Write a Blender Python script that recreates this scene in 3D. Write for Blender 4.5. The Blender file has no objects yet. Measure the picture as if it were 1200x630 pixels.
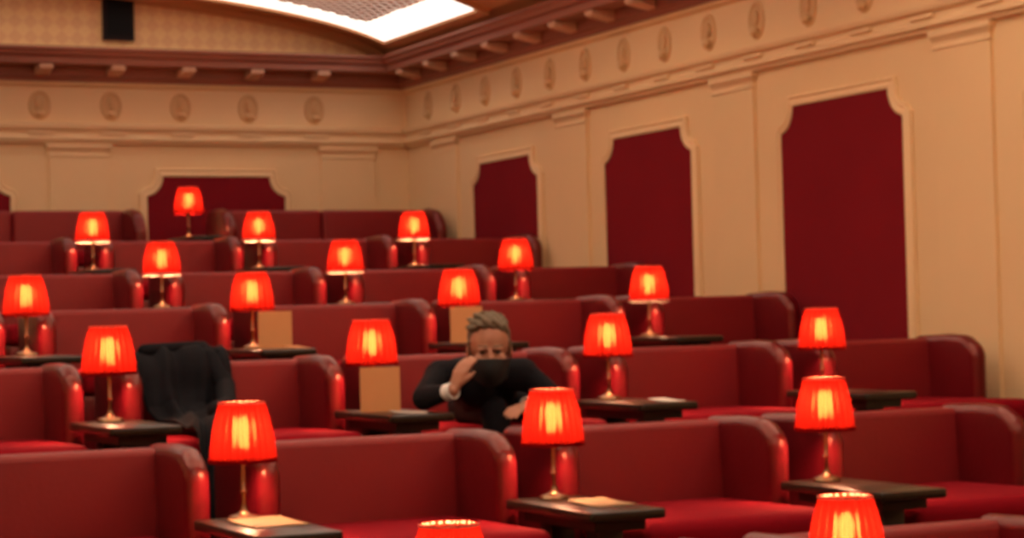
import bpy, bmesh, math, random
from mathutils import Vector, Matrix
random.seed(7)
PI = math.pi
SC = bpy.context.scene
COL = SC.collection
CZ = 1.90          # camera height above the front floor

# ------------------------------------------------------------------ materials
def new_mat(name):
    m = bpy.data.materials.new(name); m.use_nodes = True
    nt = m.node_tree
    return m, nt, nt.nodes['Principled BSDF']

def mat(name, col, rough=0.5, metal=0.0, coat=0.0, noise=0.0, nscale=8.0, bump=0.0, bscale=60.0, spec=0.5, sheen=0.0, tint=None):
    m, nt, b = new_mat(name)
    b.inputs['Roughness'].default_value = rough
    b.inputs['Metallic'].default_value = metal
    b.inputs['Coat Weight'].default_value = coat
    b.inputs['Coat Roughness'].default_value = 0.25
    b.inputs['Specular IOR Level'].default_value = spec
    if tint: b.inputs['Specular Tint'].default_value = (*tint, 1)
    if sheen:
        b.inputs['Sheen Weight'].default_value = sheen
    tc = nt.nodes.new('ShaderNodeTexCoord')
    n = nt.nodes.new('ShaderNodeTexNoise'); n.inputs['Scale'].default_value = nscale
    n.inputs['Detail'].default_value = 4
    nt.links.new(tc.outputs['Object'], n.inputs['Vector'])
    mx = nt.nodes.new('ShaderNodeMix'); mx.data_type = 'RGBA'
    c = Vector(col)
    mx.inputs[6].default_value = (*(c * (1 - noise)), 1)
    mx.inputs[7].default_value = (*[min(1, v * (1 + noise)) for v in c], 1)
    nt.links.new(n.outputs['Fac'], mx.inputs[0])
    nt.links.new(mx.outputs[2], b.inputs['Base Color'])
    if bump:
        n2 = nt.nodes.new('ShaderNodeTexNoise'); n2.inputs['Scale'].default_value = bscale
        nt.links.new(tc.outputs['Object'], n2.inputs['Vector'])
        bp = nt.nodes.new('ShaderNodeBump'); bp.inputs['Strength'].default_value = bump
        bp.inputs['Distance'].default_value = 0.01
        nt.links.new(n2.outputs['Fac'], bp.inputs['Height'])
        nt.links.new(bp.outputs['Normal'], b.inputs['Normal'])
    return m

def emis(name, col, strength):
    m, nt, b = new_mat(name)
    b.inputs['Base Color'].default_value = (*col, 1)
    b.inputs['Emission Color'].default_value = (*col, 1)
    b.inputs['Emission Strength'].default_value = strength
    return m

M = {}
M['cream'] = mat('cream_plaster', (0.86, 0.60, 0.32), 0.75, noise=0.05, nscale=1.5, bump=0.15, bscale=9)
M['cream_trim'] = mat('cream_plaster_moulding', (0.87, 0.61, 0.335), 0.6, noise=0.04, nscale=3)
M['ceiling'] = mat('painted_vault_plaster', (0.60, 0.28, 0.12), 0.7, noise=0.08, nscale=2)
M['cornice'] = mat('shade_toned_plaster', (0.34, 0.12, 0.075), 0.6, noise=0.05, nscale=3)  # dim, red-lit shade of the cornice put into its colour
M['modillion'] = mat('pale_rose_plaster', (0.68, 0.40, 0.27), 0.6, noise=0.05, nscale=3)
M['dark_ornament'] = mat('darker_ornament_plaster', (0.72, 0.46, 0.23), 0.6, noise=0.08, nscale=6)  # medallions slightly darker than the wall plaster
M['fabric'] = mat('dark_red_wall_velvet', (0.21, 0.009, 0.016), 0.9, noise=0.10, nscale=2.0, bump=0.1, bscale=200, spec=0.1)
M['leather'] = mat('shade_toned_red_leather', (0.115, 0.0035, 0.008), 0.28, spec=1.0, tint=(1, .50, .40), noise=0.12, nscale=5, bump=0.12, bscale=50)  # shade on the chair wings put into a darker leather colour
M['back_leather'] = mat('light_toned_red_leather', (0.215, 0.009, 0.014), 0.5, noise=0.10, nscale=5, bump=0.1, bscale=50, spec=0.7, tint=(1, .55, .45))  # lighter copy for the backs, front light put into the colour
M['velvet_seat'] = mat('scarlet_seat_velvet', (0.24, 0.003, 0.010), 0.9, noise=0.1, nscale=8, spec=0.1)
M['wood'] = mat('dark_table_wood', (0.026, 0.015, 0.009), 0.3, spec=0.3, noise=0.35, nscale=14, coat=0.2)
M['darkwood'] = mat('black_stained_wood', (0.018, 0.011, 0.010), 0.45, noise=0.2, nscale=10)
M['brass'] = mat('aged_brass', (0.34, 0.20, 0.11), 0.3, metal=1.0, noise=0.1, nscale=30)
M['carpet'] = mat('dark_red_carpet', (0.055, 0.006, 0.010), 0.95, noise=0.3, nscale=60, bump=0.3, bscale=300, spec=0.1)
M['paper'] = mat('kraft_menu_paper', (0.62, 0.27, 0.10), 0.75, noise=0.05, nscale=20)
M['light_pool_sheet'] = mat('lamp_light_pool_tone', (0.30, 0.17, 0.075), 0.75, noise=0.05, nscale=20)  # tan lamp light on the table, painted as a flat sheet
M['leaflet'] = mat('pale_paper', (0.75, 0.66, 0.58), 0.6, noise=0.03, nscale=20)
M['mirror_black'] = mat('black_port_glass', (0.002, 0.0015, 0.002), 0.5, spec=0.15)
M['port_frame'] = mat('dark_port_frame', (0.012, 0.006, 0.008), 0.6, spec=0.2)
M['coat'] = mat('black_wool', (0.006, 0.006, 0.009), 0.85, noise=0.25, nscale=30, spec=0.15)
M['suit'] = mat('black_suit_wool', (0.005, 0.004, 0.007), 0.85, noise=0.2, nscale=40, spec=0.2)
M['mask'] = mat('black_face_mask', (0.006, 0.006, 0.007), 0.8, noise=0.1, nscale=40)
M['skin'] = mat('skin', (0.46, 0.20, 0.12), 0.5, noise=0.08, nscale=12)
M['hair'] = mat('greying_brown_hair', (0.14, 0.10, 0.06), 0.7, noise=0.45, nscale=60, bump=0.6, bscale=120)
M['shirt'] = mat('white_shirt_cotton', (0.8, 0.78, 0.76), 0.7, noise=0.03, nscale=20)
M['shoe'] = mat('black_shoe_leather', (0.01, 0.009, 0.009), 0.3, noise=0.1, nscale=20)
M['eye'] = mat('dark_eyes', (0.02, 0.012, 0.01), 0.2)
M['bulb'] = emis('warm_bulb', (1.0, 0.50, 0.26), 640.0)
M['laylight'] = emis('luminous_laylight_glass', (1.0, 0.90, 0.80), 2.5)
M['laylight_mid'] = emis('soft_laylight_glass', (1.0, 0.82, 0.62), 4.6)
M['laylight_mid_inner'] = emis('soft_lattice_backing', (1.0, 0.82, 0.62), 1.8)
M['laylight_front'] = emis('front_fill_laylight_glass', (1.0, 0.80, 0.60), 8.0)  # unseen front bays, emission raised above the back bay for front fill
M['laylight_inner'] = emis('luminous_lattice_backing', (1.0, 0.88, 0.78), 0.95)
M['laylight_front_inner'] = emis('front_fill_lattice_backing', (1.0, 0.80, 0.58), 3.0)
M['lattice'] = mat('tan_lattice_bars', (0.72, 0.50, 0.34), 0.6, noise=0.05, nscale=10)
M['trim_cream'] = mat('cream_shade_binding', (0.9, 0.62, 0.5), 0.7, noise=0.03, nscale=20)
_nt = M['trim_cream'].node_tree; _tr = _nt.nodes.new('ShaderNodeBsdfTranslucent'); _tr.inputs['Color'].default_value = (.085, .045, .036, 1)
_mx = _nt.nodes.new('ShaderNodeMixShader'); _mx.inputs[0].default_value = .45
_nt.links.new(_nt.nodes['Principled BSDF'].outputs[0], _mx.inputs[1]); _nt.links.new(_tr.outputs[0], _mx.inputs[2])
_nt.links.new(_mx.outputs[0], _nt.nodes['Material Output'].inputs['Surface'])

M['trim_red'] = mat('rose_shade_binding', (0.75, 0.16, 0.10), 0.6, noise=0.03, nscale=20)
# pleated shade: thin red silk, cream lining inside, light passes through
def shade_mat():
    m = bpy.data.materials.new('red_pleated_silk'); m.use_nodes = True
    nt = m.node_tree
    for n in list(nt.nodes): nt.nodes.remove(n)
    out = nt.nodes.new('ShaderNodeOutputMaterial')
    tr = nt.nodes.new('ShaderNodeBsdfTranslucent'); tr.inputs['Color'].default_value = (0.046, 0.0012, 0.0006, 1)
    df = nt.nodes.new('ShaderNodeBsdfDiffuse')
    geo = nt.nodes.new('ShaderNodeNewGeometry')
    mx = nt.nodes.new('ShaderNodeMix'); mx.data_type = 'RGBA'
    mx.inputs[6].default_value = (0.70, 0.012, 0.012, 1)
    mx.inputs[7].default_value = (0.26, 0.03, 0.015, 1)
    nt.links.new(geo.outputs['Backfacing'], mx.inputs[0])
    nt.links.new(mx.outputs[2], df.inputs['Color'])
    tc = nt.nodes.new('ShaderNodeTexCoord')
    ns = nt.nodes.new('ShaderNodeTexNoise'); ns.inputs['Scale'].default_value = 14
    nt.links.new(tc.outputs['Object'], ns.inputs['Vector'])
    mr = nt.nodes.new('ShaderNodeMapRange')
    mr.inputs['To Min'].default_value = 0.66; mr.inputs['To Max'].default_value = 0.90
    nt.links.new(ns.outputs['Fac'], mr.inputs['Value'])
    ms = nt.nodes.new('ShaderNodeMixShader')
    nt.links.new(mr.outputs['Result'], ms.inputs[0])
    nt.links.new(df.outputs[0], ms.inputs[1]); nt.links.new(tr.outputs[0], ms.inputs[2])
    tp = nt.nodes.new('ShaderNodeBsdfRefraction'); tp.inputs['Color'].default_value = (1.0, 0.30, 0.09, 1); tp.inputs['IOR'].default_value = 1.18; tp.inputs['Roughness'].default_value = .62
    ms2 = nt.nodes.new('ShaderNodeMixShader'); ms2.inputs[0].default_value = 0.0085
    nt.links.new(ms.outputs[0], ms2.inputs[1]); nt.links.new(tp.outputs[0], ms2.inputs[2])
    nt.links.new(ms2.outputs[0], out.inputs['Surface'])
    return m
M['shade'] = shade_mat()

# diamond trellis painted on the lunette of the back wall
def lunette_mat():
    m, nt, b = new_mat('diamond_trellis_paint')
    b.inputs['Roughness'].default_value = 0.7
    tc = nt.nodes.new('ShaderNodeTexCoord')
    mp = nt.nodes.new('ShaderNodeMapping')
    mp.inputs['Rotation'].default_value = (0, PI / 4, 0)
    ck = nt.nodes.new('ShaderNodeTexChecker'); ck.inputs['Scale'].default_value = 11.0
    ck.inputs['Color1'].default_value = (0.95, 0.64, 0.30, 1)
    ck.inputs['Color2'].default_value = (0.88, 0.53, 0.26, 1)
    nt.links.new(tc.outputs['Object'], mp.inputs['Vector'])
    nt.links.new(mp.outputs['Vector'], ck.inputs['Vector'])
    nt.links.new(ck.outputs['Color'], b.inputs['Base Color'])
    return m
M['lunette'] = lunette_mat()

# ------------------------------------------------------------------ mesh helpers
def link(name, bm, m, parent=None, smooth=True, loc=None):
    me = bpy.data.meshes.new(name)
    bmesh.ops.recalc_face_normals(bm, faces=bm.faces)
    bm.to_mesh(me); bm.free()
    me.materials.append(m)
    if smooth:
        for p in me.polygons: p.use_smooth = True
        try: me.set_sharp_from_angle(angle=math.radians(38))
        except Exception: pass
    o = bpy.data.objects.new(name, me); COL.objects.link(o)
    if parent: o.parent = parent
    if loc: o.location = loc
    return o

def empty(name, loc=(0, 0, 0), rz=0):
    o = bpy.data.objects.new(name, None); COL.objects.link(o)
    o.location = loc; o.rotation_euler = (0, 0, rz); o.empty_display_size = 0.1
    return o

def tag(o, label=None, cat=None, group=None, kind=None):
    if label: o['label'] = label
    if cat: o['category'] = cat
    if group: o['group'] = group
    if kind: o['kind'] = kind
    return o

def copy_tree(o, parent=None):
    c = o.copy(); COL.objects.link(c); c.parent = parent
    for ch in [x for x in SC.objects if x.parent == o]:
        copy_tree(ch, c)
    return c

def box(bm, x0, x1, y0, y1, z0, z1):
    vs = [bm.verts.new((x, y, z)) for z in (z0, z1) for (x, y) in ((x0, y0), (x1, y0), (x1, y1), (x0, y1))]
    for f in ((0, 3, 2, 1), (4, 5, 6, 7), (0, 1, 5, 4), (1, 2, 6, 5), (2, 3, 7, 6), (3, 0, 4, 7)):
        bm.faces.new([vs[i] for i in f])
    return vs

def rpoly(pts, seg=6):
    """pts: (x, y, radius) -> rounded closed polygon"""
    out = []; n = len(pts)
    for i in range(n):
        p = Vector(pts[i][:2]); r = pts[i][2]
        a = Vector(pts[i - 1][:2]); b = Vector(pts[(i + 1) % n][:2])
        if r <= 0: out.append(p); continue
        u = (a - p).normalized(); v = (b - p).normalized()
        ang = u.angle(v); d = r / math.tan(ang / 2)
        d = min(d, (a - p).length * .49, (b - p).length * .49); r2 = d * math.tan(ang / 2)
        c = p + (u + v).normalized() * (r2 / math.sin(ang / 2))
        s = p + u * d - c; e = p + v * d - c
        for k in range(seg + 1):
            t = k / seg
            w = s.lerp(e, t)
            out.append(c + w.normalized() * r2)
    return out

def offset_poly(poly, d):
    """inward offset for a CCW polygon"""
    n = len(poly); res = []
    for i in range(n):
        a = poly[i - 1]; p = poly[i]; b = poly[(i + 1) % n]
        e1 = (p - a).normalized(); e2 = (b - p).normalized()
        n1 = Vector((-e1.y, e1.x)); n2 = Vector((-e2.y, e2.x))
        m = n1 + n2
        if m.length < 1e-6: m = n1
        m.normalize()
        c = max(0.4, m.dot(n1))
        res.append(p + m * (d / c))
    return res

def ccw(poly):
    a = sum(poly[i - 1].x * poly[i].y - poly[i].x * poly[i - 1].y for i in range(len(poly)))
    return poly if a > 0 else poly[::-1]

def pillow(bm, poly, w0, w1, r, fmap, seg=5, bulge=0.0):
    """extrude poly from w0 to w1 with rounded rims of radius r; fmap(u, v, w) -> 3d"""
    poly = ccw(poly)
    rings = []
    for k in range(seg + 1):
        t = k / seg * PI / 2
        rings.append((w0 + r * (1 - math.sin(t)), r * (1 - math.cos(t)) ))
    rings = rings[::-1]
    rings = [(w0 + r * (1 - math.cos(k / seg * PI / 2)), r * (1 - math.sin(k / seg * PI / 2))) for k in range(seg + 1)]
    rings += [(w1 - (w - w0), d) for (w, d) in rings[::-1]]
    prev = None; first = last = None
    for (w, d) in rings:
        pp = offset_poly(poly, d)
        vs = [bm.verts.new(fmap(p.x, p.y, w)) for p in pp]
        if prev:
            for i in range(len(vs)):
                j = (i + 1) % len(vs)
                bm.faces.new((prev[i], prev[j], vs[j], vs[i]))
        else: first = vs
        prev = vs
    last = prev
    for ring in (first, last):
        bm.faces.new(ring)

def lathe(bm, prof, seg=24, cx=0, cy=0, wob=None, cap=True):
    rings = []
    for (r, z) in prof:
        ring = []
        for k in range(seg):
            a = 2 * PI * k / seg
            rr = r * (wob(a, z) if wob else 1)
            ring.append(bm.verts.new((cx + rr * math.cos(a), cy + rr * math.sin(a), z)))
        rings.append(ring)
    for a, b in zip(rings, rings[1:]):
        for k in range(seg):
            j = (k + 1) % seg
            bm.faces.new((a[k], a[j], b[j], b[k]))
    if cap:
        bm.faces.new(rings[0][::-1]); bm.faces.new(rings[-1])

def capsule(bm, a, b, ra, rb, seg=14):
    a = Vector(a); b = Vector(b); d = b - a; L = d.length
    q = d.to_track_quat('Z', 'Y') if L > 1e-6 else None
    prof = []
    for k in range(1, 6): t = -PI / 2 + k / 6 * PI / 2; prof.append((ra * math.cos(t), ra * math.sin(t)))
    prof.append((ra, 0)); prof.append((rb, L))
    for k in range(1, 6): t = k / 6 * PI / 2; prof.append((rb * math.cos(t), L + rb * math.sin(t)))
    tmp = []
    for (r, z) in prof:
        ring = []
        for k in range(seg):
            an = 2 * PI * k / seg
            v = Vector((r * math.cos(an), r * math.sin(an), z))
            if q: v = q @ v
            ring.append(bm.verts.new(v + a))
        tmp.append(ring)
    for r1, r2 in zip(tmp, tmp[1:]):
        for k in range(seg):
            j = (k + 1) % seg
            bm.faces.new((r1[k], r1[j], r2[j], r2[k]))
    bm.faces.new(tmp[0][::-1]); bm.faces.new(tmp[-1])

def ellipsoid(bm, c, rx, ry, rz, rot=None, u=20, v=14):
    mt = Matrix.Translation(c)
    if rot is not None: mt = mt @ rot
    mt = mt @ Matrix.Diagonal((rx, ry, rz, 1))
    bmesh.ops.create_uvsphere(bm, u_segments=u, v_segments=v, radius=1, matrix=mt)

def remesh(o, vox, it=4):
    r = o.modifiers.new('union', 'REMESH'); r.mode = 'VOXEL'; r.voxel_size = vox; r.use_smooth_shade = True
    s = o.modifiers.new('soften', 'SMOOTH'); s.iterations = it; s.factor = 0.5

# ------------------------------------------------------------------ grid of the auditorium
ROWS = ['A', 'B', 'C', 'D', 'E', 'F', 'G']
YL = dict(A=5.22, B=7.09, C=8.93, D=10.80, E=12.70, F=14.50, G=16.30)         # lamp line
SB = dict(A=-.755, B=-.480, C=-.203, D=.066, E=.308, F=.588, G=.885)          # bottom of shade, from the eye
X0 = dict(A=2.24, B=2.27, C=2.275, D=2.33, E=2.375, F=2.40, G=2.43)
PITCH = 1.2
FZ = {r: CZ + SB[r] - .82 for r in ROWS}
XW, XL, YB, YF = 7.2, -1.1, 17.5, -2.0
XC = 3.05

# ------------------------------------------------------------------ shell
# stepped floor
bm = bmesh.new()
steps = []
for i, r in enumerate(ROWS):
    y0 = (YF - .2) if i == 0 else YL[r] - 1.0
    steps.append((y0, FZ[r]))
steps[0] = (YF - .2, 0.0); steps.insert(1, (YL['A'] - 1.0, FZ['A']))
prof = []
for i, (y, z) in enumerate(steps):
    y1 = steps[i + 1][0] if i + 1 < len(steps) else YB + .2
    prof += [(y, z), (y1, z)]
prof += [(YB + .2, -.3), (YF - .2, -.3)]
va = [bm.verts.new((XL - .2, y, z)) for y, z in prof]; vb = [bm.verts.new((XW + .2, y, z)) for y, z in prof]
for i in range(len(prof)):
    j = (i + 1) % len(prof); bm.faces.new((va[i], va[j], vb[j], vb[i]))
bm.faces.new(va[::-1]); bm.faces.new(vb)
tag(link('floor', bm, M['carpet'], smooth=False), kind='structure')

HT = CZ + 3.1
def wall(name, x0, x1, y0, y1):
    b = bmesh.new(); box(b, x0, x1, y0, y1, -.3, HT)
    return tag(link(name, b, M['cream'], smooth=False), kind='structure')
wall('wall_right', XW, XW + .2, YF - .2, YB + .2)
wall('wall_left', XL - .2, XL, YF - .2, YB + .2)
wall('wall_back', XL, XW, YB, YB + .2)
wall('wall_front', XL, XW, YF - .2, YF)

# vaulted ceiling
AV, BV, ZV = 4.02, .66, CZ + 2.19
def vz(x): return ZV + BV * math.sqrt(max(0, 1 - ((x - XC) / AV) ** 2))
bm = bmesh.new()
NX = 72
xs = [XC - AV * math.cos(PI * k / NX) for k in range(NX + 1)]
lo = []; hi = []
for y in (YF, YB):
    lo.append([bm.verts.new((x, y, vz(x))) for x in xs]); hi.append([bm.verts.new((x, y, vz(x) + .25)) for x in xs])
for k in range(NX):
    bm.faces.new((lo[0][k], lo[1][k], lo[1][k + 1], lo[0][k + 1]))
    bm.faces.new((hi[0][k], hi[0][k + 1], hi[1][k + 1], hi[1][k]))
    for q in (0, 1): bm.faces.new((lo[q][k], lo[q][k + 1], hi[q][k + 1], hi[q][k]))
for k in (0, NX): bm.faces.new((lo[0][k], lo[1][k], hi[1][k], hi[0][k]))
tag(link('ceiling', bm, M['ceiling']), kind='structure')

# lunette of the back wall with its trellis pattern
bm = bmesh.new()
zb = CZ + 2.30
pts = [(x, vz(x)) for x in xs if vz(x) > zb]
for y in (YB - .03, YB):
    pass
f = [bm.verts.new((x, YB - .03, z)) for x, z in [(pts[0][0], zb)] + pts + [(pts[-1][0], zb)]]
g = [bm.verts.new((v.co.x, YB, v.co.z)) for v in f]
bm.faces.new(f); bm.faces.new(g[::-1])
for i in range(len(f)): bm.faces.new((f[i - 1], f[i], g[i], g[i - 1]))
tag(link('trim_1', bm, M['lunette'], smooth=False), kind='structure')
# plaster rib that frames the lunette under the vault
bm = bmesh.new()
rb = [x for x in xs if XC - 3.98 < x < XC + 3.98]
ring = []
for x in rb:
    z = vz(x)
    ring.append([bm.verts.new(p) for p in ((x, YB - .12, z + .02), (x, YB - .12, z - .035), (x, YB - .09, z - .06), (x, YB - .031, z - .075), (x, YB - .031, z + .02))])
for a, b in zip(ring, ring[1:]):
    for k in range(5): bm.faces.new((a[k], a[(k + 1) % 5], b[(k + 1) % 5], b[k]))
bm.faces.new(ring[0]); bm.faces.new(ring[-1][::-1])
tag(link('trim_2', bm, M['ceiling']), kind='structure')

# entablature + cornice swept along back and side walls (mitred corners)
def sweep_walls(prof, sides):
    """prof (projection, z) -> rings at room corners"""
    b = bmesh.new()
    path = []
    for s in sides:
        ring = []
        for (p, z) in prof:
            x = {'R': XW - p, 'L': XL + p}[s[0]]; y = {'B': YB - p, 'F': YF + p, 'o': YF}[s[1]]
            ring.append(b.verts.new((x, y, CZ + z)))
        path.append(ring)
    for a, c in zip(path, path[1:]):
        n = len(a)
        for k in range(n):
            j = (k + 1) % n
            b.faces.new((a[k], a[j], c[j], c[k]))
    b.faces.new(path[0]); b.faces.new(path[-1][::-1])
    return b
ENT = [(0, 1.53), (.035, 1.53), (.04, 1.555), (.065, 1.56), (.065, 1.585), (.05, 1.60), (.05, 1.635), (.075, 1.645), (.085, 1.665), (.085, 1.685), (.02, 1.70), (.02, 2.00), (.05, 2.015), (.06, 2.04), (0, 2.05)]
COR = [(0, 2.045), (.075, 2.045), (.085, 2.075), (.11, 2.085), (.11, 2.16), (.31, 2.165), (.31, 2.215), (.34, 2.23), (.35, 2.26), (.375, 2.275), (.375, 2.295), (.12, 2.31), (0, 2.31)]
e = tag(link('trim_3', sweep_walls(ENT, ['Ro', 'RB', 'LB', 'Lo']), M['cream_trim']), kind='structure')
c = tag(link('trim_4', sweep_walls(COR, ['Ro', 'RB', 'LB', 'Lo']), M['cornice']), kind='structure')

# modillions (scroll brackets) under the cornice, ovals on the frieze, bead blocks on the architrave
def modillion_bm():
    b = bmesh.new()
    pr = rpoly([(0, 0, .012), (.15, .028, .02), (.19, .035, .03), (.19, .078, .01), (0, .078, 0)], 4)
    pillow(b, pr, -.06, .06, .012, lambda u, v, w: (-u, w, v), seg=2)
    return b
def medallion_bm():
    b = bmesh.new()
    n = 28
    # oval moulded ring
    prev = None; R = []
    for k in range(n):
        a = 2 * PI * k / n
        ring = []
        for (d, h) in ((.008, 0), (.004, .010), (-.006, .014), (-.016, .008), (-.022, 0.002)):
            ring.append(b.verts.new((-h, (.085 + d) * math.cos(a), (.115 + d) * math.sin(a))))
        R.append(ring)
    for k in range(n):
        A, B = R[k], R[(k + 1) % n]
        for i in range(4): b.faces.new((A[i], A[i + 1], B[i + 1], B[i]))
    b.faces.new([r[-1] for r in R])
    b.faces.new([r[0] for r in R][::-1])
    ellipsoid(b, (-.012, 0, .015), .016, .03, .05, u=12, v=8)
    ellipsoid(b, (-.02, 0, -.075), .030, .040, .030, u=12, v=8)
    return b
def bead_bm():
    b = bmesh.new()
    pillow(b, rpoly([(-.11, -.014, .013), (.11, -.014, .013), (.11, .014, .013), (-.11, .014, .013)], 3), 0, .022, .008, lambda u, v, w: (-w, u, v), seg=2)
    return b
mo = link('modillion', modillion_bm(), M['modillion'], c)
me_ = link('medallion', medallion_bm(), M['dark_ornament'], e)
be = link('bead', bead_bm(), M['cream_trim'], e)
def putc(o, loc, rz, first=[]):
    if o.name not in first:
        first.append(o.name); k = o
    else:
        k = o.copy(); COL.objects.link(k); k.parent = o.parent
    k.location = loc; k.rotation_euler = (0, 0, rz)
YPAN = [15.4 + .02, 13.05, 10.65, 8.25]
y = 17.08
ysm = [10.65 + .3 + .6 * k for k in range(-5, 11)]
for y in ysm:
    if 7.3 < y < 17.2:
        putc(mo, (XW - .111, y, CZ + 2.083), 0)
        putc(me_, (XW - .021, y, CZ + 1.85), 0)
        putc(be, (XW - .05, y, CZ + 1.617), 0)
for k in range(-1, 6):
    x = 5.42 + .3 - .6 * k + .6
    if x > 6.9: continue
    putc(mo, (x, YB - .111, CZ + 2.083), PI / 2)
    putc(me_, (x, YB - .021, CZ + 1.85), PI / 2)
    putc(be, (x, YB - .05, CZ + 1.617), PI / 2)

# pilasters with moulded capitals
TN = [5]
def pilaster(s, onback=False):
    root = empty('trim_%d' % TN[0]); TN[0] += 1
    if onback: root.location = (s, YB, 0); root.rotation_euler = (0, 0, PI / 2)
    else: root.location = (XW, s, 0)
    tag(root, kind='structure')
    b = bmesh.new(); box(b, -.022, .0, -.25, .25, .3, CZ + 1.43)
    link('shaft', b, M['cream'], root, smooth=False)
    b = bmesh.new()
    prof = [(0, 1.425), (.028, 1.425), (.03, 1.437), (.022, 1.443), (.022, 1.465), (.032, 1.475), (.036, 1.49), (.045, 1.497), (.045, 1.528), (0, 1.528)]
    # sweep around three sides
    P = []
    for (px, py) in ((0, -1), (1, -1), (1, 1), (0, 1)):
        P.append([b.verts.new((-d * px, py * (.25 + max(0, d - .022)), CZ + z)) for (d, z) in prof])
    for A, B in zip(P, P[1:]):
        for k in range(len(prof) - 1): b.faces.new((A[k], A[k + 1], B[k + 1], B[k]))
    link('capital', b, M['cream_trim'], root)
    return root
for y in (16.62, 14.22, 11.87, 9.45, 7.05): pilaster(y)
for x in (6.62, 4.24, 1.86, -.52): pilaster(x, True)
bpy.context.view_layer.update()

# fabric wall panels with notched corners
PN = ['tall dark red fabric wall panel nearest the camera, right of the last pilaster',
      ]
def panel_outline(w, zb_, top=1.265, sh=1.10, br=.15):
    h = w / 2
    pts = [Vector((-h, zb_)), Vector((h, zb_))]
    zt = CZ + top; zs = CZ + sh
    r = .14
    pts.append(Vector((h, zs - .012)))
    pts.append(Vector((h - .012, zs)))
    n = 7
    # quarter-circle bite centred on the corner (h, zt)
    for k in range(n + 1):
        a = -PI / 2 - (PI / 2) * k / n
        pts.append(Vector((h + math.cos(a) * (h - (h - r)) , zt + math.sin(a) * (zt - zs))))
    pts[-n - 1] = Vector((h - .02, zs + .0))
    half = pts[2:]
    left = [Vector((-p.x, p.y)) for p in half[::-1]]
    return [pts[0], pts[1]] + half + left
def wall_panel(s, w, zb_, label, onback=False):
    root = empty('wall_panel')
    if onback: root.location = (s, YB, 0); root.rotation_euler = (0, 0, PI / 2)
    else: root.location = (XW, s, 0)
    tag(root, label, 'wall panel', 'notched red fabric panels set along the walls')
    out = panel_outline(w, zb_)
    cl = []
    for p in out:
        if not cl or (p - cl[-1]).length > .004: cl.append(p)
    out = ccw(cl)
    b = bmesh.new()
    a = [b.verts.new((-.022, p.x, p.y)) for p in out]; c_ = [b.verts.new((-.001, p.x, p.y)) for p in out]
    b.faces.new(a); b.faces.new(c_[::-1])
    for i in range(len(a)): b.faces.new((a[i - 1], a[i], c_[i], c_[i - 1]))
    link('fabric', b, M['fabric'], root, smooth=False)
    b = bmesh.new()
    prof = [(0.004, .001), (0.004, .030), (-.012, .036), (-.026, .026), (-.036, .020), (-.048, .030), (-.058, .026), (-.062, .012), (-.062, .001)]
    R = []
    for (d, hgt) in prof:
        pp = offset_poly(out, d)
        R.append([b.verts.new((-hgt, p.x, p.y)) for p in pp])
    for A, B in zip(R, R[1:]):
        for i in range(len(out)):
            j = (i + 1) % len(out)
            b.faces.new((A[i], A[j], B[j], B[i]))
    link('frame', b, M['cream_trim'], root)
    return root
wall_panel(8.25, 1.27, 1.30, 'tall red fabric wall panel cut by the right edge, only its moulded frame showing')
wall_panel(10.65, 1.30, 1.42, 'largest dark red fabric wall panel in cream frame, nearest whole one on the right wall')
wall_panel(13.05, 1.27, 1.72, 'middle dark red fabric wall panel of the right wall, between two cream pilasters')
wall_panel(15.42, 1.23, 2.05, 'narrow-looking red fabric wall panel nearest the room corner on the right wall')
wall_panel(5.42, 1.23, 2.10, 'dark red fabric wall panel on back wall behind the topmost lamp', True)
wall_panel(3.05, 1.23, 2.10, 'dark red fabric wall panel on back wall cut by the left edge', True)

# projection port in the lunette
pr = tag(empty('projection_port', (4.585, YB - .03, CZ + 2.40)), 'black vertical projection port in the trellis lunette of the back wall', 'projection window')
b = bmesh.new(); box(b, -.13, .13, -.05, .06, 0, .40)
f_ = link('frame', b, M['port_frame'], pr, smooth=False)
b = bmesh.new(); box(b, -.105, .105, -.056, -.04, .03, .375)
link('glass', b, M['mirror_black'], pr, smooth=False)

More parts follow.
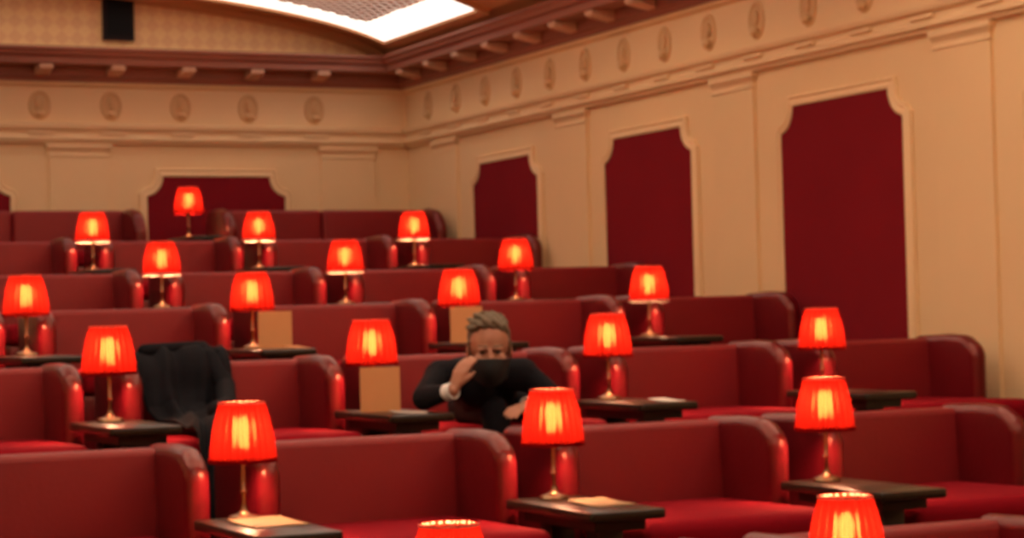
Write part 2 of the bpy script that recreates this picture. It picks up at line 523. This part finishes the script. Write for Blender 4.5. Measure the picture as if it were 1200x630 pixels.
# laylights in the vault
def laylight(y0, y1, x0, x1, label, mf=''):
    root = empty('ceiling_light', ((x0 + x1) / 2, (y0 + y1) / 2, vz((x0 + x1) / 2)))
    ox, oy, oz = root.location
    tag(root, label, 'ceiling light', 'luminous trellis ceiling panels in the vault')
    N = 60
    def strip(bm_, xa, xb, ya, yb, d0, d1, n):
        X = [xa + (xb - xa) * k / n for k in range(n + 1)]
        L = []
        for x in X:
            # normal of vault
            L.append([bm_.verts.new((x - ox, yy - oy, vz(x) - dd - oz)) for (yy, dd) in ((ya, d1), (yb, d1), (yb, d0), (ya, d0))])
        for A, B in zip(L, L[1:]):
            for k in range(4): bm_.faces.new((A[k], A[(k + 1) % 4], B[(k + 1) % 4], B[k]))
        bm_.faces.new(L[0]); bm_.faces.new(L[-1][::-1])
    bw = .27
    b = bmesh.new()
    strip(b, x0, x1, y0, y0 + bw, -.01, .02, N); strip(b, x0, x1, y1 - bw, y1, -.01, .02, N)
    strip(b, x0, x0 + bw, y0 + bw, y1 - bw, -.01, .02, 4); strip(b, x1 - bw, x1, y0 + bw, y1 - bw, -.01, .02, 4)
    link('luminous_border', b, M['laylight' + mf], root, smooth=False)
    b = bmesh.new(); strip(b, x0 + bw, x1 - bw, y0 + bw, y1 - bw, -.01, .005, N)
    link('diffuser', b, M['laylight' + mf + '_inner'], root, smooth=False)
    b = bmesh.new()
    fw = .07
    strip(b, x0 - fw, x1 + fw, y0 - fw, y0, -.01, .045, N); strip(b, x0 - fw, x1 + fw, y1, y1 + fw, -.01, .045, N)
    strip(b, x0 - fw, x0, y0, y1, -.01, .045, 4); strip(b, x1, x1 + fw, y0, y1, -.01, .045, 4)
    link('frame', b, M['ceiling'], root, smooth=False)
    # trellis: diagonal bars
    b = bmesh.new()
    xa, xb, ya, yb = x0 + bw, x1 - bw, y0 + bw, y1 - bw
    H = yb - ya; t = .016
    k = -H
    while k < xb - xa:
        for sgn in (1, -1):
            P = []
            for i in range(49):
                s = H * i / 48
                x = xa + k + s; yy = ya + s if sgn > 0 else yb - s
                if xa <= x <= xb: P.append((x, yy))
            for (p, q) in zip(P, P[1:]):
                nx, ny = -(q[1] - p[1]), (q[0] - p[0]); l = math.hypot(nx, ny); nx *= t / l; ny *= t / l
                vs = []
                for (pt, s2) in ((p, 1), (q, 1), (q, -1), (p, -1)):
                    xx = pt[0] + nx * s2; y2 = pt[1] + ny * s2
                    vs.append((xx - ox, y2 - oy, vz(xx) - oz))
                lo_ = [b.verts.new((v[0], v[1], v[2] - .012)) for v in vs]
                up_ = [b.verts.new((v[0], v[1], v[2] - .004)) for v in vs]
                b.faces.new(lo_); b.faces.new(up_[::-1])
                for i in range(4): b.faces.new((lo_[i - 1], lo_[i], up_[i], up_[i - 1]))
        k += .125
    link('lattice', b, M['lattice'], root, smooth=False)
laylight(15.02, 17.0, XC - 3.75, XC + 3.75, 'white glowing trellis ceiling light nearest the back wall')
laylight(11.2, 14.0, XC - 3.2, XC + 3.2, 'white glowing trellis ceiling light in the middle of the vault', '_mid')
laylight(6.4, 9.6, XC - 3.2, XC + 3.2, 'unseen trellis ceiling light over the front rows, turned up as front fill', '_front')
laylight(1.0, 4.6, XC - 3.2, XC + 3.2, 'unseen trellis ceiling light over the front floor, turned up as front fill', '_front')

# ------------------------------------------------------------------ armchair prototype (origin: centre, on the lamp line, at floor)
def make_chair(W=1.03, name='armchair'):
    root = empty(name)
    h = W / 2; T = .092
    # wings: high rounded arms
    side = rpoly([(.135, .06, .03), (.69, .06, .03), (.70, .862, .05), (.40, .872, .25), (.25, .865, .16), (.135, .80, .10)], 7)
    for s in (-1, 1):
        b = bmesh.new()
        c0 = s * (h - T / 2)
        pillow(b, side, c0 - T / 2, c0 + T / 2, .043, lambda u, v, w: (w, u, v), seg=5)
        link('armrest', b, M['leather'], root)
    b = bmesh.new()
    iw = h - T + .03
    bk = rpoly([(-iw, .30, .02), (iw, .30, .02), (iw, .85, .03), (-iw, .85, .03)], 5)
    pillow(b, bk, .545, .68, .028, lambda u, v, w: (u, w + (v - .8) * .05, v), seg=4)
    link('backrest', b, M['back_leather'], root)
    b = bmesh.new()
    sw = h - T - .004
    st = rpoly([(-.34, .42, .04), (.53, .42, .03), (.53, .535, .03), (-.34, .545, .05)], 5)
    pillow(b, st, -sw, sw, .035, lambda u, v, w: (w, u, v), seg=4)
    link('seat', b, M['velvet_seat'], root)
    b = bmesh.new()
    pillow(b, rpoly([(-.31, .08, .02), (.545, .08, .02), (.545, .418, .01), (-.31, .418, .02)], 3), -sw + .004, sw - .004, .015, lambda u, v, w: (w, u, v), seg=2)
    link('base', b, M['leather'], root)
    for sx in (-1, 1):
        for fy in (-.25, .60):
            b = bmesh.new()
            lathe(b, [(.018, 0), (.022, .01), (.028, .085)], 12, sx * (h - .19), fy)
            link('leg', b, M['darkwood'], root)
    return root

def make_table(full=True):
    root = empty('side_table')
    b = bmesh.new()
    top = rpoly([(-.15, -.59, .02), (.15, -.59, .02), (.15, .115, .02), (-.15, .115, .02)], 4)
    pillow(b, top, .585, .62, .008, lambda u, v, w: (u, v, w), seg=2)
    link('table_top', b, M['wood'], root)
    b = bmesh.new(); box(b, -.10, .10, -.52, .05, .545, .585)
    link('apron', b, M['darkwood'], root, smooth=False)
    for yy in (-.40, -.02):
        b = bmesh.new()
        pillow(b, rpoly([(-.05, yy - .05, .01), (.05, yy - .05, .01), (.05, yy + .05, .01), (-.05, yy + .05, .01)], 2), .02, .546, .004, lambda u, v, w: (u, v, w), seg=2)
        link('leg', b, M['darkwood'], root)
    b = bmesh.new()
    pillow(b, rpoly([(-.09, -.50, .03), (.09, -.50, .03), (.09, .07, .03), (-.09, .07, .03)], 3), 0, .025, .008, lambda u, v, w: (u, v, w), seg=2)
    link('base', b, M['darkwood'], root)
    return root

def make_lamp(cream=True):
    root = empty('table_lamp')        # origin on the table top
    b = bmesh.new()
    lathe(b, [(.055, 0), (.057, .006), (.052, .014), (.022, .022), (.012, .034), (.010, .05)], 24)
    link('base', b, M['brass'], root)
    b = bmesh.new()
    lathe(b, [(.0075, .045), (.0075, .09), (.013, .098), (.0075, .106), (.0075, .185), (.012, .19), (.014, .20), (.014, .235)], 14)
    link('stem', b, M['brass'], root)
    b = bmesh.new()
    lathe(b, [(.010, .246), (.016, .258), (.025, .280), (.029, .305), (.029, .325), (.022, .345), (.010, .355), (.003, .357)], 16)
    link('bulb', b, M['bulb'], root)
    # pleated shade: single open cloth surface with a gentle bell outline
    b = bmesh.new()
    NP = 22; seg = NP * 6
    prof = []
    for k in range(9):
        t = k / 8
        z = .205 + .205 * t
        r = .113 - .038 * t + .007 * math.sin(t * PI)
        prof.append((r, z))
    lathe(b, prof, seg, wob=lambda a, z: 1 + .045 * math.cos(NP * a) + .018 * math.sin(5 * a + 1.3), cap=False)
    sh = link('shade', b, M['shade'], root)
    for (z, r) in ((.198, .1145), (.402, .0765)):
        b = bmesh.new()
        n = 48; R = []
        for k in range(n):
            a = 2 * PI * k / n
            R.append([b.verts.new(((r + dr) * math.cos(a), (r + dr) * math.sin(a), z + dz)) for dr, dz in ((-.001, 0), (.005, .0), (.005, .014 if z < .3 else .006), (-.001, .014 if z < .3 else .006))])
        for k in range(n):
            A, B = R[k], R[(k + 1) % n]
            for i in range(4): b.faces.new((A[i], A[(i + 1) % 4], B[(i + 1) % 4], B[i]))
        link('binding', b, M['trim_cream'] if (z < .3 and cream) else (M['trim_red'] if z > .3 else M['shade']), sh)
    b = bmesh.new()
    for k in range(3):
        a = 2 * PI * k / 3
        capsule(b, (0, 0, .398), (.076 * math.cos(a), .076 * math.sin(a), .402), .0025, .0025, 6)
    capsule(b, (0, 0, .345), (0, 0, .402), .003, .003, 6)
    link('carrier', b, M['brass'], root)
    return root

def make_menu():
    root = bmesh.new()
    w, h, t = .088, .195, .0025
    # folded card standing as a tent: two leaves hinged at the top
    for s in (-1, 1):
        vs = [(-w, s * .030, 0), (w, s * .030, 0), (w, s * .001, h), (-w, s * .001, h)]
        a = [root.verts.new(v) for v in vs]; b2 = [root.verts.new((v[0], v[1] + s * t, v[2])) for v in vs]
        root.faces.new(a); root.faces.new(b2[::-1])
        for i in range(4): root.faces.new((a[i - 1], a[i], b2[i], b2[i - 1]))
    return link('menu_card', root, M['paper'], smooth=False)

chair0 = make_chair(); table0 = make_table(); lamp0 = make_lamp(); lamp1 = make_lamp(False)
bpy.context.view_layer.update()
used = set()
def place(proto, x, y, z, label, cat, group, rz=0.0):
    if proto.name in used: o = copy_tree(proto)
    else: used.add(proto.name); o = proto
    o.location = (x, y, z); o.rotation_euler = (0, 0, rz)
    tag(o, label, cat, group)
    return o

RN = dict(A='bottom row', B='second row from the bottom', C='third row from the bottom', D='fourth row from the bottom', E='fifth row from the bottom', F='sixth row from the bottom', G='top row')
ORD = ['leftmost', 'second from left', 'third from left', 'fourth from left', 'fifth from left']
# lamps / tables per row: column indices k, X = X0 + 1.2 k
LAMPS = dict(A=[0, 1], B=[0, 1, 2], C=[0, 1, 2, 3], D=[0, 1, 2, 3], E=[1, 2, 3], F=[1, 2, 3], G=[2])
CREAM = {('F', 1), ('F', 2), ('F', 3), ('E', 1), ('E', 2), ('D', 3)}   # shades with a pale lower binding
for r in ROWS:
    ks = LAMPS[r]
    for i, k in enumerate(ks):
        x = X0[r] + PITCH * k; y = YL[r]; z = FZ[r]
        if r == 'G': x = 4.83; y = 16.34
        if r == 'A' and k == 1: x = 3.50
        pos = ORD[i] if i < len(ks) - 1 or len(ks) == 1 else 'rightmost'
        if len(ks) == 1: pl = 'only red pleated table lamp of the top row, before the back wall panel'; pt = 'only dark wooden side table of the top row, between two sofas'
        else:
            pl = 'lit red pleated table lamp, %s in the %s' % (pos, RN[r])
            pt = 'dark side table under the %s lamp, %s' % (pos, RN[r])
        t = place(table0, x, y, z, pt, 'table', 'narrow side tables between the armchairs')
        l = place(lamp0 if (r, k) in CREAM else lamp1, x, y, z + .6205, pl, 'lamp', 'red pleated table lamps')
        l.rotation_euler = (random.uniform(-.02, .02) * 0, 0, random.uniform(0, 6))
# the row B table right of the frame edge is out of view
CH = dict(A=[0, 1, 2], B=[-1, 0, 1, 2], C=[-1, 0, 1, 2, 3], D=[-1, 0, 1, 2, 3], E=[0, 1, 2, 3], F=[0, 1, 2, 3])
for r in 'ABCDEF':
    ks = CH[r]
    for i, k in enumerate(ks):
        x = X0[r] + PITCH * k + PITCH / 2 + .015; y = YL[r]; z = FZ[r]
        pos = ORD[i] if i < len(ks) - 1 else 'rightmost'
        lab = 'dark red leather armchair, %s in the %s' % (pos, RN[r])
        if r == 'C' and k == 1: lab = 'dark red leather armchair in which the masked man in black sits'
        if r == 'C' and k == 0: lab = 'dark red leather armchair with a black coat thrown over its back'
        place(chair0, x, y, z, lab, 'armchair', 'red leather armchairs in stepped rows')

# top-row sofas: two-seat versions with a split back and split seat
def make_sofa(x0, x1, label):
    W = x1 - x0
    root = empty('sofa', ((x0 + x1) / 2, YL['G'] - .28, FZ['G']))
    tag(root, label, 'sofa', 'two-seat red leather sofas of the top row')
    h = W / 2; T = .10
    side = rpoly([(.32, .06, .03), (.90, .06, .03), (.90, .872, .09), (.60, .876, .3), (.42, .84, .2), (.32, .70, .10)], 7)
    for s in (-1, 1):
        b = bmesh.new(); c0 = s * (h - T / 2)
        pillow(b, side, c0 - T / 2, c0 + T / 2, .045, lambda u, v, w: (w, u, v), seg=5)
        link('armrest', b, M['leather'], root)
    for s in (-1, 1):
        lo_, hi_ = sorted((0.002 * s, s * (h - T + .03)))
        b = bmesh.new()
        pillow(b, rpoly([(lo_, .30, .02), (hi_, .30, .02), (hi_, .87, .04), (lo_, .87, .04)], 5), .74, .90, .03, lambda u, v, w: (u, w, v), seg=4)
        link('backrest', b, M['back_leather'], root)
        lo_, hi_ = sorted((0.003 * s, s * (h - T - .004)))
        b = bmesh.new()
        pillow(b, rpoly([(lo_, -.10, .04), (hi_, -.10, .04), (hi_, .735, .02), (lo_, .735, .02)], 4), .40, .52, .04, lambda u, v, w: (u, v, w), seg=4)
        link('seat', b, M['velvet_seat'], root)
    b = bmesh.new(); pillow(b, rpoly([(-h + T + .01, -.07, .02), (h - T - .01, -.07, .02), (h - T - .01, .73, .02), (-h + T + .01, .73, .02)], 3), .07, .398, .01, lambda u, v, w: (u, v, w), seg=2)
    link('base', b, M['leather'], root)
    for sx in (-1, 1):
        for fy in (0, .66):
            b = bmesh.new(); lathe(b, [(.018, 0), (.022, .01), (.028, .075)], 12, sx * (h - .2), fy)
            link('leg', b, M['darkwood'], root)
make_sofa(2.55, 4.50, 'dark red leather sofa of the top row, left of the topmost lamp')
make_sofa(5.14, 7.08, 'dark red leather sofa of the top row, running right to the room corner')

# ------------------------------------------------------------------ menus, papers and light-pool sheets on the tables
def on_table(o, r, k, dx, dy, rz, label, cat, group=None, dz=.6205):
    o.location = (X0[r] + PITCH * k + dx, YL[r] + dy, FZ[r] + dz); o.rotation_euler = (0, 0, rz)
    tag(o, label, cat, group); return o
G1 = 'brown menu cards standing on the side tables'
m0 = make_menu()
on_table(m0, 'C', 1, -.03, -.17, -.38, 'tall brown menu card on the table left of the masked man', 'menu', G1)
m1 = m0.copy(); COL.objects.link(m1)
on_table(m1, 'D', 1, .07, -.16, -.35, 'brown menu card before the second lamp of the fourth row, a leaflet beside it', 'menu', G1)
m2 = m0.copy(); COL.objects.link(m2)
on_table(m2, 'D', 2, -.03, -.16, -.38, "brown menu card right behind the masked man's head", 'menu', G1)
def paper_bm(w, l):
    b = bmesh.new()
    # slightly curled sheet stack
    n = 6; top = []; bot = []
    for k in range(n + 1):
        t = k / n; z = .004 + .010 * t * t
        top.append([b.verts.new((-w, -l + 2 * l * t, z)), b.verts.new((w, -l + 2 * l * t, z))])
        bot.append([b.verts.new((-w, -l + 2 * l * t, z - .004)), b.verts.new((w, -l + 2 * l * t, z - .004))])
    for k in range(n):
        b.faces.new((top[k][0], top[k][1], top[k + 1][1], top[k + 1][0]))
        b.faces.new((bot[k][1], bot[k][0], bot[k + 1][0], bot[k + 1][1]))
        for q in (0, 1): b.faces.new((top[k][q], top[k + 1][q], bot[k + 1][q], bot[k][q]))
    for k in (0, n): b.faces.new((top[k][0], top[k][1], bot[k][1], bot[k][0]))
    return b
on_table(link('leaflet', paper_bm(.05, .075), M['leaflet']), 'C', 1, -.02, -.47, 1.35, "pale leaflet lying flat on the table beside the man's elbow", 'leaflet')
on_table(link('leaflet', paper_bm(.05, .075), M['leaflet']), 'C', 2, .06, -.45, .2, "pale leaflet lying flat on the table right of the man's row lamp", 'leaflet')
on_table(link('leaflet', paper_bm(.045, .06), M['paper']), 'D', 1, .12, -.36, .3, 'small brown leaflet lying flat at the foot of a brown menu card', 'leaflet')
on_table(link('leaflet', paper_bm(.08, .11), M['light_pool_sheet']), 'B', 1, .04, -.30, .1, 'brown sheet added as light pool under the middle lamp of the second lowest row', 'leaflet')
on_table(link('leaflet', paper_bm(.10, .12), M['light_pool_sheet']), 'B', 0, .02, -.20, .1, 'large brown sheet added as light pool under the leftmost lamp of the second lowest row', 'leaflet')

# ------------------------------------------------------------------ black coat thrown over the third-row chair
def make_coat():
    cx = X0['C'] + PITCH / 2
    root = empty('coat', (cx - .08, YL['C'], FZ['C']))
    tag(root, 'crumpled black coat thrown over a red armchair back and seat, hanging to the floor', 'coat')
    # centre line in (y, z): behind back, over the top, down to seat, along it, over the front edge
    path = [(.72, .60), (.72, .72), (.72, .83), (.70, .875), (.62, .89), (.55, .875), (.50, .82), (.47, .72), (.42, .64), (.30, .595), (.15, .585), (0, .585), (-.15, .59), (-.30, .595), (-.38, .56), (-.41, .45), (-.43, .30), (-.45, .16), (-.48, .10)]
    # resample
    P = [Vector(p) for p in path]; Ls = [0]
    for a, b2 in zip(P, P[1:]): Ls.append(Ls[-1] + (b2 - a).length)
    NV, NU = 70, 26
    b = bmesh.new(); grid = []
    for j in range(NV + 1):
        s = Ls[-1] * j / NV
        i = max(k for k in range(len(Ls) - 1) if Ls[k] <= s + 1e-9)
        t = (s - Ls[i]) / (Ls[i + 1] - Ls[i]); p = P[i].lerp(P[i + 1], t)
        tg = (P[i + 1] - P[i]).normalized(); nr = Vector((-tg.y, tg.x)) * -1
        f = j / NV
        wl = -.25 - .03 * math.sin(f * 9); wr = .17 - .22 * min(1, max(0, f - .42) / .4) + .02 * math.sin(f * 7 + 1)
        row = []
        for k in range(NU + 1):
            u = k / NU
            x = wl + (wr - wl) * u
            x = max(x, -.262) 
            wr_ = .018 * math.sin(u * 19 + f * 8) + .014 * math.sin(u * 9 - f * 23 + 1) + .010 * math.sin(u * 33 + f * 14)
            wr_ = (wr_ + .036) * .9
            row.append(b.verts.new((x, p.x + nr.x * wr_, p.y + nr.y * wr_)))
        grid.append(row)
    for A, B in zip(grid, grid[1:]):
        for k in range(NU): b.faces.new((A[k], A[k + 1], B[k + 1], B[k]))
    o = link('coat_body', b, M['coat'], root)
    m = o.modifiers.new('thickness', 'SOLIDIFY'); m.thickness = .02; m.offset = 1.0
    s = o.modifiers.new('sub', 'SUBSURF'); s.levels = 1; s.render_levels = 1
    # collar rolled along the top and one sleeve lying down the seat back
    b = bmesh.new()
    capsule(b, (-.20, .60, .91), (.08, .62, .92), .034, .03)
    capsule(b, (.06, .61, .915), (.14, .56, .89), .03, .022)
    o = link('collar', b, M['coat'], root); remesh(o, .008)
    b = bmesh.new()
    capsule(b, (.08, .55, .87), (.13, .44, .74), .05, .048); capsule(b, (.13, .44, .74), (.06, .20, .655), .048, .044)
    capsule(b, (.06, .20, .655), (-.06, -.02, .65), .044, .042)
    o = link('sleeve', b, M['coat'], root); remesh(o, .008, 6)
make_coat()

# ------------------------------------------------------------------ the seated man
def make_person():
    ox, oy, oz = X0['C'] + PITCH * 1.5, YL['C'], FZ['C']
    V = Vector
    neck = V((-.205, -.335, .80)); head = V((-.218, -.44, .878)); HS = 1.16
    pelvis = V((0, .12, .63)); chest = V((-.12, -.16, .72))
    RS, RE, RWr = V((-.365, -.235, .775)), V((-.50, -.36, .678)), V((-.435, -.53, .712))
    LS, LE, LWr = V((-.02, -.345, .775)), V((.10, -.44, .645)), V((-.085, -.53, .635))
    hipR, kneeR, ankR = V((-.10, .10, .62)), V((-.15, -.33, .61)), V((-.15, -.47, .12))
    hipL, kneeL, ankL = V((.10, .10, .62)), V((.10, -.34, .61)), V((.12, -.47, .12))
    face = V((-.36, -.90, -.16)).normalized()
    side = face.cross(V((0, 0, 1))).normalized()      # to the figure's right... image right
    up = side.cross(face).normalized()
    R = Matrix((side, -face, up)).transposed().to_4x4()   # local x=side, y=back, z=up
    def H(x, y, z): return head + (side * x + face * (-y) + up * z) * HS
    b = bmesh.new()
    # head: skull + jaw + cheek + nose + ears + brow
    ellipsoid(b, H(0, .015, .035), .078 * HS, .095 * HS, .095 * HS, R, 28, 20)
    ellipsoid(b, H(0, -.025, -.045), .060 * HS, .070 * HS, .078 * HS, R, 24, 16)
    ellipsoid(b, H(0, -.045, -.095), .034 * HS, .035 * HS, .026 * HS, R)
    for s in (-1, 1):
        ellipsoid(b, H(s * .038, -.055, -.025), .024 * HS, .022 * HS, .024 * HS, R)
        ellipsoid(b, H(s * .080, .012, -.005), .008 * HS, .020 * HS, .032 * HS, R)
        ellipsoid(b, H(s * .030, -.083, .022), .022 * HS, .010 * HS, .007 * HS, R)
    capsule(b, H(0, -.085, .010), H(0, -.107, -.028), .009, .014)
    capsule(b, H(0, -.080, -.062), H(0, -.084, -.062), .018, .012)
    capsule(b, neck, H(0, .02, -.05), .058, .052)
    # trunk
    capsule(b, pelvis, chest, .13, .12); capsule(b, chest, neck + V((0, .05, -.05)), .13, .085)
    capsule(b, RS, LS, .06, .06)
    for (S, E_, W_) in ((RS, RE, RWr), (LS, LE, LWr)):
        capsule(b, S, E_, .050, .040); capsule(b, E_, W_, .039, .026)
    for (hp, kn, an) in ((hipR, kneeR, ankR), (hipL, kneeL, ankL)):
        capsule(b, hp, kn, .075, .052); capsule(b, kn, an, .050, .034); capsule(b, an, an + V((0, -.14, -.06)), .034, .026)
    # hands: raised right hand, fingers curled against the cheek
    def hand(wr, d, across, nrm, curl, thumb_side, ln=1.0):
        d = d.normalized(); across = across.normalized(); nrm = nrm.normalized()
        for q in (-.026, -.009, .009, .026):
            capsule(b, wr + across * q * .6, wr + d * .075 + across * q, .014, .0105, 10)
        for i, q in enumerate((-.031, -.0105, .0105, .031)):
            L = (.066, .078, .073, .058)[i] * ln
            p0 = wr + d * .078 + across * q
            a1 = curl * .6; a2 = curl * 1.5; a3 = curl * 2.1
            dd = lambda a: d * math.cos(a) + nrm * math.sin(a)
            p1 = p0 + dd(a1) * L * .48; p2 = p1 + dd(a2) * L * .30; p3 = p2 + dd(a3) * L * .22
            capsule(b, p0, p1, .0098, .009, 10); capsule(b, p1, p2, .009, .008, 10); capsule(b, p2, p3, .008, .0068, 10)
        t0 = wr + d * .022 + across * thumb_side * .022
        t1 = t0 + (across * thumb_side * .7 + d * .7 + nrm * .25).normalized() * .045
        t2 = t1 + (across * thumb_side * .2 + d * .9 + nrm * .4).normalized() * .034
        capsule(b, t0, t1, .013, .0105, 10); capsule(b, t1, t2, .0105, .008, 10)
    # right hand rises from the wrist to the jaw
    jaw = H(-.075, -.03, -.055)
    dR = (V((-.392, -.56, .83)) - RWr)
    hand(RWr + dR.normalized() * .01, dR, V((.5, -.8, 0)), V((.85, .2, .1)), .45, 1)
    dL = V((-.11, -.075, -.02))
    hand(LWr + dL.normalized() * .01, dL, V((-.55, .80, .1)), V((0, 0, -1)), .30, 1)
    body = link('person', b, M['skin']); remesh(body, .0048, 4)
    body.location = (ox, oy, oz)
    tag(body, 'seated man in black suit and black face mask, resting his raised hand at his cheek', 'person')
    # hair
    b = bmesh.new()
    ellipsoid(b, H(0, .028, .052), .083 * HS, .092 * HS, .083 * HS, R, 28, 20)
    ellipsoid(b, H(0, .052, .0), .079 * HS, .068 * HS, .080 * HS, R)
    for i in range(70):
        t = -1 + 2 * (i % 14) / 13; lay = i // 14
        p = H(t * .064, -.052 + .022 * lay + .03 * t * t, .108 + .009 * math.sin(i * 2.1) - .026 * t * t + .006 * lay)
        q = p + (side * (.016 + .008 * math.sin(i)) + face * .012 + up * (.006 + .006 * math.cos(i * 1.7))) * HS
        capsule(b, p, q, .014, .006, 8)
    for s in (-1, 1):
        capsule(b, H(s * .077, -.012, .035), H(s * .078, -.010, -.005), .010, .006, 8)
    o = link('hair', b, M['hair'], body); remesh(o, .005, 2)
    # mask: shell over nose, mouth and chin
    b = bmesh.new()
    nu, nv = 22, 14; g = []
    for j in range(nv + 1):
        v = j / nv; z = -.012 - .108 * v
        row = []
        for i in range(nu + 1):
            u = -1 + 2 * i / nu
            wdt = .070 - .012 * v
            zz = z + .014 * u * u * (1 - v) * -1 + .022 * u * u * v
            dep = -.104 + .075 * abs(u) ** 2.0 - .022 * math.sin(v * PI) * (1 - u * u) + .018 * v
            row.append(b.verts.new(H(u * wdt * 1.05, dep - .004, zz)))
        g.append(row)
    for A, B in zip(g, g[1:]):
        for i in range(nu): b.faces.new((A[i], A[i + 1], B[i + 1], B[i]))
    o = link('face_mask', b, M['mask'], body)
    m = o.modifiers.new('thickness', 'SOLIDIFY'); m.thickness = .012; m.offset = 0
    for s in (-1, 1):
        b = bmesh.new()
        capsule(b, H(s * .068, -.035, -.025), H(s * .082, .005, .012), .0022, .0022, 6)
        capsule(b, H(s * .062, -.028, -.085), H(s * .082, .012, -.03), .0022, .0022, 6)
        link('ear_loop', b, M['mask'], o)
    for s in (-1, 1):
        b = bmesh.new(); ellipsoid(b, H(s * .030, -.0785, .006), .011 * HS, .0085 * HS, .006 * HS, R, 12, 8)
        link('eye', b, M['eye'], body)
        b = bmesh.new(); capsule(b, H(s * .014, -.090, .030), H(s * .046, -.080, .032), .0042, .003, 8)
        link('eyebrow', b, M['hair'], body)
    # jacket
    b = bmesh.new()
    capsule(b, pelvis + V((0, 0, .01)), chest, .155, .150); capsule(b, chest, neck + V((0, .06, -.085)), .150, .10)
    capsule(b, RS + V((0, 0, -.01)), LS + V((0, 0, -.01)), .078, .078)
    ellipsoid(b, (RS + LS) / 2 + V((0, .08, -.02)), .21, .14, .10)
    for (S, E_, W_) in ((RS, RE, RWr), (LS, LE, LWr)):
        d = (W_ - E_).normalized()
        capsule(b, S, E_, .066, .055); capsule(b, E_, W_ - d * .045, .054, .038)
        for q in range(3):
            p = S.lerp(E_, .45 + .25 * q); ellipsoid(b, p + V((0, 0, -.008)), .052, .05, .02)
    for s in (-1, 1):
        p = neck + side * (.045 * s) + V((0, 0, -.01)); q = chest + side * (.03 * s) + face * .145 + V((0, 0, -.02))
        capsule(b, p + face * .03, q, .022, .016)
    capsule(b, neck + side * .07 + V((0, .03, .0)), neck - side * .07 + V((0, .03, .0)), .028, .028)
    o = link('jacket', b, M['suit'], body); remesh(o, .009, 5)
    # shirt collar and cuffs
    b = bmesh.new()
    for k in range(15):
        a0 = -2.6 + 5.2 * k / 15; a1 = -2.6 + 5.2 * (k + 1) / 15
        f1 = lambda a: neck + V((0, 0, .012)) + side * .062 * math.sin(a) - face * .062 * math.cos(a) * -1 * -1
        capsule(b, f1(a0), f1(a1), .011, .011, 8)
    link('shirt_collar', b, M['shirt'], body)
    for (E_, W_) in ((RE, RWr), (LE, LWr)):
        d = (W_ - E_).normalized(); b = bmesh.new()
        n = 20; q = d.to_track_quat('Z', 'Y'); RR = []
        for k in range(n):
            a = 2 * PI * k / n
            RR.append([b.verts.new(W_ + q @ V((r * math.cos(a), r * math.sin(a), z))) for r, z in ((.036, -.05), (.037, .004), (.031, .004), (.029, -.05))])
        for k in range(n):
            A, B = RR[k], RR[(k + 1) % n]
            for i in range(4): b.faces.new((A[i], A[(i + 1) % 4], B[(i + 1) % 4], B[i]))
        link('shirt_cuff', b, M['shirt'], body)
    # trousers
    b = bmesh.new()
    capsule(b, pelvis + V((0, 0, .02)), pelvis + V((0, -.05, .0)), .135, .13)
    for (hp, kn, an) in ((hipR, kneeR, ankR), (hipL, kneeL, ankL)):
        capsule(b, hp, kn, .088, .066); capsule(b, kn, an + V((0, 0, .01)), .066, .052)
    o = link('trousers', b, M['suit'], body); remesh(o, .009, 5)
    for an in (ankR, ankL):
        b = bmesh.new()
        ellipsoid(b, (an.x, an.y - .02, .055), .046, .055, .05); ellipsoid(b, (an.x, an.y - .12, .042), .050, .12, .040)
        capsule(b, (an.x, an.y + .01, .02), (an.x, an.y - .20, .018), .036, .038)
        o = link('shoe', b, M['shoe'], body); remesh(o, .007, 3)
make_person()

# ------------------------------------------------------------------ world, camera, view
w = bpy.data.worlds.new('World'); SC.world = w; w.use_nodes = True
w.node_tree.nodes['Background'].inputs[0].default_value = (0.02, 0.01, 0.008, 1)
w.node_tree.nodes['Background'].inputs[1].default_value = 0.3

cam = bpy.data.cameras.new('camera'); co = bpy.data.objects.new('camera', cam); COL.objects.link(co)
F = 2487.0
cam.sensor_width = 36.0; cam.lens = 36.0 * F / 1200.0
cam.clip_start = .05
yaw = math.radians(25.1); pitch = math.atan(56 / F); roll = -.0257
co.matrix_world = Matrix.Translation((0, 0, CZ)) @ Matrix.Rotation(-yaw, 4, 'Z') @ Matrix.Rotation(PI / 2 + pitch, 4, 'X') @ Matrix.Rotation(roll, 4, 'Z')
cam.dof.use_dof = True; cam.dof.focus_distance = 2.2
cam.dof.aperture_fstop = 14.0
SC.camera = co
SC.view_settings.view_transform = 'Standard'; SC.view_settings.look = 'None'
SC.view_settings.gamma = 1.0; SC.view_settings.exposure = -0.26
SC.view_settings.use_curve_mapping = False
SC.cycles.use_denoising = True
SC.cycles.max_bounces = 10
SC.cycles.sample_clamp_indirect = 6.0
